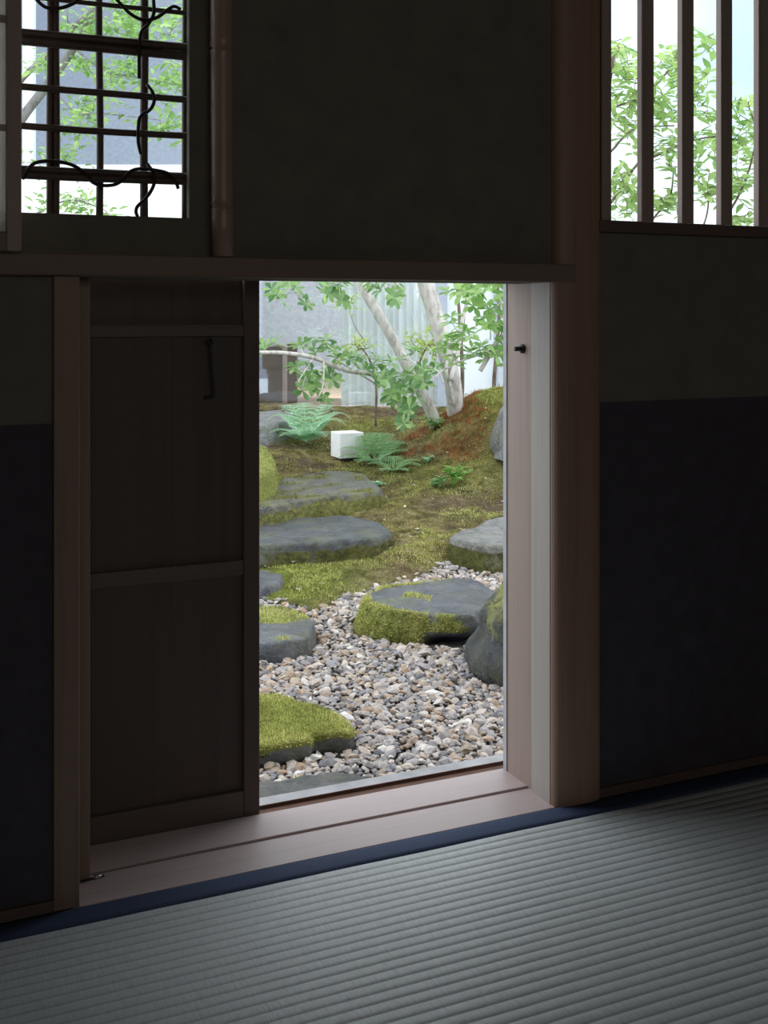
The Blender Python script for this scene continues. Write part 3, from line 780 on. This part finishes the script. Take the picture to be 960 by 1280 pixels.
def tree(name, base, label, cat, trunk, branches, tips, leafm, barkm, mode='whorl', L=.06, wd=.026, nl=7, group=None, spread=0, trunks=None, twig_r=.0028):
    root = empty(name, base, label, cat, group)
    skel = []
    for pts, r0, r1 in trunk:
        sp = spline(pts, 7); skel += sp
        MB().tube(sp, [r0+(r1-r0)*i/(len(sp)-1)+ (r0*.06*noise.noise(sp[i]*9)) for i in range(len(sp))], 14).build('trunk', M[barkm], root, smooth=True)
    for pts, r0, r1 in branches:
        sp = spline(pts, 6); skel += sp
        MB().tube(sp, lerp_rad(r0, r1, len(sp)), 8).build('branch', M[barkm], root, smooth=True)
    fl, tw = MB(), MB(); made = list(skel)
    tips.sort(key=lambda p: min((p-q).length for q in skel))
    for p in tips:
        q = min(made, key=lambda q: (q-p).length + (.15 if q.z > p.z+.25 else 0))
        m = q.lerp(p, .5) + Vector((rnd.uniform(-.02,.02), rnd.uniform(-.02,.02), -.1*(p-q).length))
        sp = spline([q, m, p], 4)
        if (p-q).length > .01: tw.tube(sp, lerp_rad(twig_r, twig_r*.5, len(sp)), 5)
        made += sp[3:]
        d = (p - m).normalized() if (p-m).length > 1e-3 else UP
        if mode == 'whorl': whorl(fl, p, (d*.6+UP*.7), nl, L, wd)
        else:
            spray(fl, p, d, nl, L, wd)
            for _ in range(spread):
                pp = p + Vector((rnd.uniform(-1,1), rnd.uniform(-1,1), rnd.uniform(-.7,.7)))*L*1.6
                spray(fl, pp, d+Vector((rnd.uniform(-1,1),rnd.uniform(-1,1),rnd.uniform(-.6,.5))), nl, L, wd)
    nf = len(fl.f); fl.add(tw.v, tw.f); fo = fl.build('foliage_and_twigs', M[leafm], root, smooth=False)  # twigs joined into the leaf mesh, bark in the second slot
    fo.data.materials.append(M[barkm]); fo.data.polygons.foreach_set('material_index', [0]*nf+[1]*(len(fl.f)-nf))
    return root
def jit(p, s=.03): return p + Vector((rnd.uniform(-s,s), rnd.uniform(-s,s), rnd.uniform(-s,s)))
def tipsat(lst, b, db=.15, rep=1, s=0):
    out = []
    for x, y in lst:
        for k in range(rep): out.append(G(x + (rnd.uniform(-s,s) if k else 0), y + (rnd.uniform(-s,s) if k else 0), b+rnd.uniform(-db,db)))
    return out

# leaning pale trunk, left, with the long branch to the left
t1b = G(545, 527, 6.0)
tree('leaning_tree', t1b, 'slim pale leaning trunk with a long leafy branch reaching toward the door leaf', 'tree',
     [([gw(.31,6.15,-.12),G(541,520,6.05),G(520,480,6.0),G(497,435,6.0),G(470,388,6.0),G(447,348,6.05),G(425,300,6.1),G(410,230,6.1),G(400,120,6.15)], .034, .020)],
     [([G(507,488,5.97),G(492,478,5.9),G(466,468,5.8),G(430,462,5.7),G(392,447,5.6),G(352,441,5.5),G(318,440,5.45),G(280,432,5.4)], .015, .008),
      ([G(392,447,5.6),G(382,462,5.55),G(372,478,5.5)], .004,.002),
      ([G(405,451,5.6),G(404,480,5.55),G(398,497,5.5)], .004,.002),
      ([G(497,435,6.0),G(520,455,5.9),G(545,462,5.7),G(555,480,5.65)], .005,.003),
      ([G(430,310,6.1),G(400,330,5.8),G(370,345,5.6),G(340,350,5.5)], .007,.003),
      ([G(430,310,6.1),G(460,325,5.9),G(485,345,5.8),G(503,360,5.7)], .007,.003)],
     tipsat([(340,362),(352,368),(368,360),(378,372),(395,352),(405,366),(418,356),(430,352),(425,372),(462,352),(475,364),(482,352),(492,372),(500,362),(455,346),
             (332,436),(344,428),(376,432),(392,436),(404,430),(418,438),(428,446),(374,458),(382,470),(378,488),(390,482),(400,494),(412,470),(436,444),(448,452),(458,464),(470,446),(478,458),(486,470),(496,450),
             (496,488),(505,470),(512,484),(520,468),(500,506),(512,512),(490,500),(505,522),(522,498),(530,478),(518,440),(544,462),(535,470),(480,478),(465,458)], 5.72, .16, 2, 9),
     'leaf', 'bark', L=.066, wd=.027, nl=7)
# upright thick pale trunk
tree('upright_tree', G(566,508,5.95), 'thick pale grey trunk standing on the moss mound', 'tree',
     [([gw(.40,6.15,-.1),G(568,496,6.05),G(563,465,6.0),G(555,432,5.95),G(544,392,5.95),G(531,352,5.95),G(522,300,5.95),G(516,200,6.0),G(518,60,6.0)], .047, .042)],
     [([G(566,505,5.98),G(562,482,5.93),G(558,466,5.92),G(559,446,5.93)], .014,.009),
      ([G(563,475,5.9),G(572,440,5.95),G(578,400,6.0),G(586,370,6.0),G(594,330,6.0)], .013,.010),
      ([G(516,200,6.0),G(540,180,5.9),G(580,170,5.8)], .015,.006)],
     tipsat([(560,365),(548,352),(575,352)], 6.1, .1), 'leaf', 'bark', L=.065, wd=.028, nl=6)
# whorled-leaf shrub whose branches come in from behind the right jamb
tree('whorl_leaf_shrub', gw(.82, 5.2, gheight(.82,5.2)), 'glossy leaved shrub reaching in from behind the right jamb', 'shrub',
     [([gw(.82,5.2,gheight(.82,5.2)-.02), G(695,470,5.2), G(675,440,5.15), G(660,410,5.1), G(655,350,5.1), G(650,280,5.1)], .02, .010)],
     [([G(675,440,5.15),G(650,432,5.1),G(625,437,5.05),G(600,443,5.0),G(575,452,5.0),G(555,462,4.95),G(540,476,4.95)], .008,.003),
      ([G(655,408,5.1),G(630,420,5.05),G(618,432,5.0),G(608,450,5.0),G(600,464,5.0)], .0115,.0105),
      ([G(655,350,5.1),G(630,372,5.0),G(615,395,5.0),G(613,425,5.0)], .005,.003),
      ([G(652,300,5.1),G(620,330,5.0),G(590,350,5.0)], .006,.003)],
     tipsat([(557,436),(568,424),(580,416),(592,418),(570,446),(586,440),(600,432),(562,418),(604,396),(612,386),(622,372),(628,396),(634,410),(618,410),(630,432),(636,450),(625,445),(575,362),(586,356),(598,366),(608,360),(594,374),(622,352),(634,366),(640,392),(610,440),(640,425),(566,404)], 4.98, .12, 2, 9),
     'leaf_mid', 'bark', L=.066, wd=.026, nl=7)
# fine yellow-green shrub behind the trunks
tree('maple_shrub', gw(-.05, 6.6, .02), 'fine yellow green leafed shrub behind the leaning trunk', 'shrub',
     [([gw(-.05,6.6,.0), G(470,480,6.6), G(462,450,6.6), G(448,430,6.6)], .008,.004), ([gw(.15,6.65,.0), G(520,470,6.6), G(530,440,6.6), G(540,425,6.6)], .008,.004)],
     [([G(470,480,6.6),G(440,462,6.6),G(420,450,6.5)], .004,.002)],
     tipsat([(430,440),(438,430),(448,436),(456,426),(464,432),(424,450),(444,420),(434,378),(440,372),(447,366),(515,428),(524,420),(532,432),(542,424),(528,442),(548,430),(552,440),(520,414),(536,412),(400,470),(415,462),(545,445)], 6.5, .12),
     'leaf_yellow', 'bark_brown', 'spray', L=.035, wd=.018, nl=6, spread=2)
# bare thin saplings in front of the white panels
for (x0_, x1_, lab) in ((577, 574, 'thin bare sapling close to the thick trunk'), (617, 624, 'thin bare sapling near the right jamb')):
    b_ = 6.55
    rt = empty('sapling', G(x0_, 498, b_), lab, 'sapling')
    MB().tube(spline([G(x0_,503,b_), G(x0_+1,470,b_), G(x0_+(x1_-x0_)*.5+1,430,b_), G(x1_,390,b_), G(x1_-2,350,b_), G(x1_+2,250,b_)], 5), lerp_rad(.013,.008,26), 8).build('stem', M['bark_brown'], rt, smooth=True)
    MB().tube(spline([G(x0_+(x1_-x0_)*.5+1,430,b_), G(x1_+6,405,b_), G(x1_+9,360,b_)], 4), .004, 6).build('branch', M['bark_brown'], rt, smooth=True)

# tree in the barred window
ta = gw(1.05, 5.0, gheight(1.05, 5.0))
tips3 = []
for (x0_,x1_,y0_,y1_,k) in ((762,800,42,90,12),(762,800,90,150,14),(765,800,150,172,5),(764,798,212,250,9),(766,798,258,272,3),(818,848,66,108,9),(818,848,118,152,9),(818,848,160,212,9),(820,848,240,276,8),
                            (838,850,45,66,3),(868,895,40,66,6),(866,888,88,124,6),(866,896,132,170,8),(866,898,184,216,6),(870,896,222,252,5),(914,945,118,165,10),(914,945,165,235,16),(914,945,258,280,6),(950,985,110,270,16),(800,818,70,260,9),(848,866,60,250,8),(897,914,120,260,7)):
    for _ in range(int(k*1.5+.5)): tips3.append(G(rnd.uniform(x0_,x1_), rnd.uniform(y0_,y1_), 4.9+rnd.uniform(-.25,.25)))
tree('window_tree', ta, 'bright leafed tree seen through the barred window', 'tree',
     [([ta-Vector((0,0,.03)), G(765,400,5.0), G(752,330,5.0), G(748,260,4.95), G(752,190,4.9), G(758,130,4.9), G(768,60,4.9)], .022,.008)],
     [([G(750,200,4.9),G(766,187,4.9),G(779,172,4.9),G(797,160,4.9),G(843,157,4.9)], .006,.003),
      ([G(752,160,4.9),G(766,136,4.9),G(797,124,4.9),G(820,106,4.9),G(843,77,4.9),G(850,52,4.9)], .006,.003),
      ([G(748,268,4.95),G(766,250,4.9),G(797,205,4.9),G(820,195,4.9),G(846,182,4.9),G(868,175,4.9),G(896,171,4.9),G(930,176,4.9)], .007,.003),
      ([G(765,400,5.0),G(795,310,4.95),G(817,273,4.9),G(837,248,4.9),G(842,213,4.9)], .006,.003),
      ([G(765,400,5.0),G(850,330,4.95),G(900,280,4.9),G(930,230,4.9),G(945,170,4.9),G(935,130,4.9)], .008,.003),
      ([G(850,330,4.95),G(880,280,4.9),G(885,240,4.9),G(872,226,4.9)], .005,.002)],
     tips3, 'leaf_bright', 'bark_brown', 'spray', L=.068, wd=.027, nl=5, spread=0, twig_r=.002)
# tree in the lattice window
tips4 = []
for (x0_,x1_,y0_,y1_,k) in ((75,125,22,40,7),(125,235,8,28,10),(130,235,28,52,15),(30,60,72,102,6),(80,125,70,100,6),(125,180,75,112,14),(180,232,78,105,10),(80,120,118,160,9),(128,150,122,150,3),(186,225,140,168,8),(76,110,165,195,6),(78,118,235,262,7),(125,150,255,275,3),(40,60,245,270,3),(28,50,195,210,2),(60,235,-60,5,25)):
    for _ in range(k): tips4.append(G(rnd.uniform(x0_,x1_), rnd.uniform(y0_,y1_), 5.2+rnd.uniform(-.25,.25)))
tb = gw(-1.75, 5.2, gheight(-1.75, 5.2))
tree('lattice_window_tree', tb, 'grey branched maple seen through the reed lattice window', 'tree',
     [([tb-Vector((0,0,.03)), G(0,300,5.2), G(10,180,5.2), G(28,147,5.2), G(60,105,5.2), G(92,60,5.2), G(118,12,5.2), G(140,-60,5.2)], .030,.014)],
     [([G(5,210,5.2),G(15,125,5.15),G(28,98,5.15),G(60,68,5.15),G(90,36,5.15),G(118,5,5.15),G(130,-50,5.15)], .016,.011),
      ([G(92,60,5.2),G(130,88,5.1),G(180,98,5.05),G(230,108,5.0)], .006,.002),
      ([G(60,105,5.2),G(95,140,5.1),G(130,142,5.1),G(200,150,5.0)], .006,.002),
      ([G(0,300,5.2),G(50,265,5.1),G(90,250,5.1),G(130,262,5.1)], .006,.002),
      ([G(85,42,5.15),G(84,20,5.1),G(82,-5,5.1)], .004,.002)],
     tips4, 'leaf_mid', 'bark_grey', 'spray', L=.046, wd=.022, nl=5, spread=2, twig_r=.002)

# ------------------------------------------------------------------ ferns and small plants
def frond_mesh(mb, p0, az, L, lift, n=13, wmax=.3):
    d = Vector((math.cos(az), math.sin(az), 0)); s = Vector((-math.sin(az), math.cos(az), 0))
    pts = []
    for i in range(n+1):
        t = i/n; pts.append(p0 + d*L*t*(1-.12*t) + UP*(lift*L*(1.7*t - 1.25*t*t)))
    mb.tube(pts, lerp_rad(.0022,.0008,n+1), 4, False)
    for i in range(2, n+1):
        t = i/n; p = pts[i]; tg = (pts[i]-pts[i-1]).normalized()
        wl = L*wmax*(1-t)**.9*min(1, t*6)+.005
        for sd in (-1, 1):
            pd = (s*sd + tg*.45).normalized() - UP*.12
            m = max(3, int(wl/.011))
            for k in range(m):
                q = p + pd*wl*(k/m); ll = min(.024, wl*.24*(1-k/m*.75)+.004)
                perp = tg
                for s2 in (-1, 1):
                    dd = perp*s2 + pd*.55
                    leaf(mb, q, dd, UP, ll, ll*.55, .1, 'oval')
            leaf(mb, p+pd*wl*.9, pd, UP, wl*.2+.004, .006, .1, 'oval')
def fern(p, label, az_list, mat, group=None, wmax=.44):
    root = empty('fern', p, label, 'fern', group)
    for az, L, lift in az_list:
        mb = MB(); frond_mesh(mb, p, az, L, lift, wmax=wmax); mb.build('frond', M[mat], root)
    return root
def gpos(px, py): a, b = GG(px, py); return gw(a, b, gheight(a,b)-.003)
base_az = -T                                     # along the camera's right
fern(gpos(383,553), 'tall bright fern with long lacy fronds left of the white lantern',
     [(base_az+R(d), L, li) for d, L, li in ((100,.26,1.4),(135,.26,1.35),(170,.26,1.05),(-60,.27,.5),(-95,.27,.6),(-20,.27,.9),(15,.29,1.0),(50,.27,1.3),(-130,.24,.5),(-75,.20,.9),(200,.24,.6))], 'fern_pale')
fern(gpos(468,577), 'low dense fern right of the white lantern',
     [(base_az+R(d), L, li) for d, L, li in ((-10,.24,.5),(30,.24,.7),(70,.26,.9),(110,.25,.9),(165,.22,.6),(200,.22,.35),(-45,.24,.3),(-80,.24,.25),(-115,.22,.25),(50,.28,.6),(90,.22,1.1))], 'fern')
fern(gpos(492,588), 'small fern at the foot of the low dense fern',
     [(base_az+R(d), L, li) for d, L, li in ((-20,.16,.5),(20,.16,.6),(-60,.15,.3),(170,.15,.5),(-120,.14,.3),(90,.14,.8))], 'fern')
fern(G(432,598,5.2)+Vector((0,0,-.01)), 'tiny pale fern beside the farthest stepping stone',
     [(base_az+R(d), L, li) for d, L, li in ((10,.09,.5),(60,.09,.8),(120,.09,.7),(-40,.09,.4),(190,.08,.5))], 'fern_pale') if False else None
def herb(px, py, label, n, L, wd, mat='herb', h=.05, sp=1.0):
    a, b = GG(px, py); p = gw(a, b, gheight(a,b)-.004); root = empty('ground_herb', p, label, 'herb')
    st, fl = MB(), MB()
    for k in range(n):
        az = rnd.uniform(0,6.28); r = rnd.uniform(.2,1)*h*sp
        tip = p + Vector((math.cos(az)*r, math.sin(az)*r, h*rnd.uniform(.5,1.2)))
        sp_ = spline([p, p.lerp(tip,.5)+UP*h*.2, tip], 4); st.tube(sp_, .0016, 5)
        for q in (sp_[4], sp_[6], sp_[-1]):
            for _ in range(3):
                az2 = rnd.uniform(0,6.28); leaf(fl, q, Vector((math.cos(az2), math.sin(az2), rnd.uniform(-.1,.5))), UP, L*rnd.uniform(.7,1.1), wd, .15, 'oval')
    st.build('stems', M['herb'], root); fl.build('leaves', M[mat], root)
herb(566, 608, 'small bright green leafy plant on the moss slope', 10, .045, .02, h=.085, sp=1.0)
herb(549, 611, 'low dark leafed plant beside the bright leafy plant', 7, .04, .018, 'fern', h=.045, sp=1.2)
herb(345, 552, 'small leafy sprig under the tall fern', 7, .035, .016, h=.06)
herb(533, 580, 'little round leafed sprout on the brown slope', 4, .026, .016, 'fern_pale', h=.035)
herb(540, 540, 'pale leafed sprout on the mound below the thick trunk', 6, .05, .016, h=.07)
herb(472, 609, 'tiny pale sprout behind the second stepping stone', 4, .026, .018, 'fern_pale', h=.03)
herb(474, 800, 'tiny pale weed growing in the gravel below the mossy stone', 4, .022, .012, 'fern_pale', h=.02, sp=1.4)

# ------------------------------------------------------------------ white cube lantern
la, lb = GG(434,573)
lp = gw(la, lb, gheight(la, lb)+.004)
lamp = empty('garden_lantern', lp, 'white cube garden lantern between the two ferns', 'lantern')
side = 42/F*lb/1.32; ang = R(24) - T
def rot(x, y): return Vector((lp.x + x*math.cos(ang)-y*math.sin(ang), lp.y + x*math.sin(ang)+y*math.cos(ang)))
def rbox(hw, z0, z1):
    mb = MB(); c = [rot(x*hw, y*hw) for x,y in ((-1,-1),(1,-1),(1,1),(-1,1))]
    return mb.add([(q.x,q.y,z0) for q in c]+[(q.x,q.y,z1) for q in c], [(0,3,2,1),(4,5,6,7),(0,1,5,4),(1,2,6,5),(2,3,7,6),(3,0,4,7)])
rbox(side/2*.9, lp.z-.05, lp.z+.004).build('base', M['lamp_base'], lamp)
rbox(side/2, lp.z+.004, lp.z+.004+side*.98).build('shade', M['lamp_white'], lamp, bevel=.003)

# ------------------------------------------------------------------ house across the garden
FB = 7.6
def fa(px): return (px-480)/F*FB
def fz(py): return H-(py-HZ)/F*FB
hl = gw(0, FB, .0)
fac = empty('glass_facade', hl, 'tall glazed front of the house across the garden', 'house front')
MB().gbox(-2.9, .42, FB-.005, FB+.005, .04, 3.4).build('glass_pane', M['glass'], fac)
MB().gbox(fa(31), fa(42), FB-.05, FB+.05, .0, 3.5).build('mullion', M['white_frame'], fac)
MB().gbox(fa(546), fa(559), FB-.05, FB+.05, .0, 3.5).build('mullion', M['alu'], fac)
MB().gbox(fa(617), fa(622), FB-.06, FB-.01, .0, 3.5).build('mullion', M['alu'], fac)
MB().gbox(fa(630), fa(633), FB-.06, FB-.01, .0, 3.5).build('mullion', M['alu'], fac)
MB().gbox(fa(768), fa(771), FB-.06, FB-.01, .0, 3.5).build('mullion', M['white_frame'], fac)
MB().gbox(-2.9, 4.6, FB-.10, FB+.08, -.12, .025).build('sill', M['house_floor'], fac)
MB().gbox(fa(560), 4.6, FB-.008, FB+.008, .03, 3.6).build('frosted_panel', M['frosted'], fac)
struct('floor_house', MB().gbox(-4.2, .8, FB+.10, FB+3.5, -.10, .012), M['house_floor'])
struct('wall_house', MB().gbox(-4.2, .8, FB+3.5, FB+3.6, -.1, 3.5).gbox(-4.3,-4.2,FB+.1,FB+3.5,-.1,3.5), M['house_wall'])
struct('ceiling_house', MB().gbox(-4.3, .8, FB+.1, FB+3.6, 3.5, 3.6), M['house_wall'])
# curtain
cu = MB(); ca0, ca1 = fa(424), fa(562); ncu = 260
for i in range(ncu+1):
    t = i/ncu; a = ca0 + (ca1-ca0)*t
    ph = t*2*math.pi*15 + 1.3*noise.noise(Vector((t*9,0,0)))
    b = FB+.14 + .035*math.sin(ph)*(.6+.5*noise.noise(Vector((t*14,3,0))))
    for z in (.016, .8, 1.8, 3.3): cu.v.append(tuple(gw(a + .008*math.cos(ph*1.0), b, z)))
for i in range(ncu):
    for k in range(3): q = i*4+k; cu.f.append((q, q+4, q+5, q+1))
tag(cu.build('curtain', M['curtain'], smooth=True), 'white pleated floor length curtain behind the house glass', 'curtain')
# dark furniture inside
cabo = empty('wooden_cabinet', gw(fa(335), FB+.75, .012), 'dark wooden cabinet inside the house behind the glass', 'cabinet')
MB().gbox(-1.45, -.74, FB+.55, FB+.95, .012, .42).build('body', M['house_wood'], cabo)
MB().gbox(-.70, -.63, FB+.50, FB+.60, .012, .44).build('side_post', M['house_wood'], cabo)
# white low garden wall on the left
lw = empty('wall_garden', gw(-2, 7.2, 0), 'white rendered garden wall below the lattice window view', kind='structure')
lz = H-(216-HZ)/F*7.25
MB().gbox(-3.2, -1.05, 7.2, 7.32, -.1, lz).build('face', M['white_wall'], lw)
MB().gbox(-3.2, -1.04, 7.19, 7.33, lz, lz+.045).build('coping', M['white_frame'], lw)

struct('wall_reflected_added', MB().gbox(-9, -1.6, -3.3, -3.0, -.4, 6.6), M['reflected_wall'])  # unseen, added so the house glass reflects grey instead of bright sky
# ------------------------------------------------------------------ light
world = bpy.data.worlds.new('overcast_sky'); scene.world = world; world.use_nodes = True
wn = world.node_tree; bg = wn.nodes['Background']
tc = wn.nodes.new('ShaderNodeTexCoord'); sx = wn.nodes.new('ShaderNodeSeparateXYZ'); rp = wn.nodes.new('ShaderNodeValToRGB')
wn.links.new(tc.outputs['Generated'], sx.inputs[0]); wn.links.new(sx.outputs[2], rp.inputs[0]); wn.links.new(rp.outputs[0], bg.inputs[0])
e = rp.color_ramp.elements; e[0].position = 0; e[0].color = (.84,.92,1,1); e[1].position = .8; e[1].color = (.94,.98,1,1)
bg.inputs[1].default_value = 2.6
def area(name, loc, sx_, sy_, rot_, power=0, portal=False, color=(1,1,1)):
    l = bpy.data.lights.new(name, 'AREA'); l.shape = 'RECTANGLE'; l.size = sx_; l.size_y = sy_; l.energy = power; l.color = color
    o = bpy.data.objects.new(name, l); o.location = loc; o.rotation_euler = rot_; col.objects.link(o)
    if portal: l.cycles.is_portal = True
    return o
area('entrance_portal', (.5,.20,.35), .70, .74, (R(-90),0,0), 1, True)
area('lattice_portal', ((w1x0+w1x1)/2,.11,(w1z0+w1z1)/2), w1x1-w1x0, w1z1-w1z0, (R(-90),0,0), 1, True)
area('bars_portal', ((w2x0+w2x1)/2,.11,(w2z0+w2z1)/2), w2x1-w2x0, w2z1-w2z0, (R(-90),0,0), 1, True)
area('room_fill', (.3,-2.6,.98), 1.8, .5, (R(86),0,0), 4.3, color=(1,.93,.86))  # added fill behind the camera, lifts the dark room
area('curtain_fill', gw(.07,FB+1.0,1.0), 1.0, 2.0, (R(90),0,-T), 75, color=(1,.96,.96))  # added fill, unseen, brightens the curtain from behind
area('house_fill', gw(.62,FB+1.9,1.7), 2.4, 3.0, (R(90),0,R(90)-T), 34, color=(1,.98,.95))  # added fill hidden behind the frosted panel, brightens the house interior

scene.view_settings.view_transform = 'Standard'; scene.view_settings.look = 'None'
scene.view_settings.exposure = 0; scene.view_settings.gamma = 1
c = scene.cycles
c.use_denoising = True
try: c.denoiser = 'OPENIMAGEDENOISE'
except Exception: pass
c.max_bounces = 10; c.diffuse_bounces = 6; c.transparent_max_bounces = 12; c.sample_clamp_indirect = 6
c.caustics_reflective = False; c.caustics_refractive = False
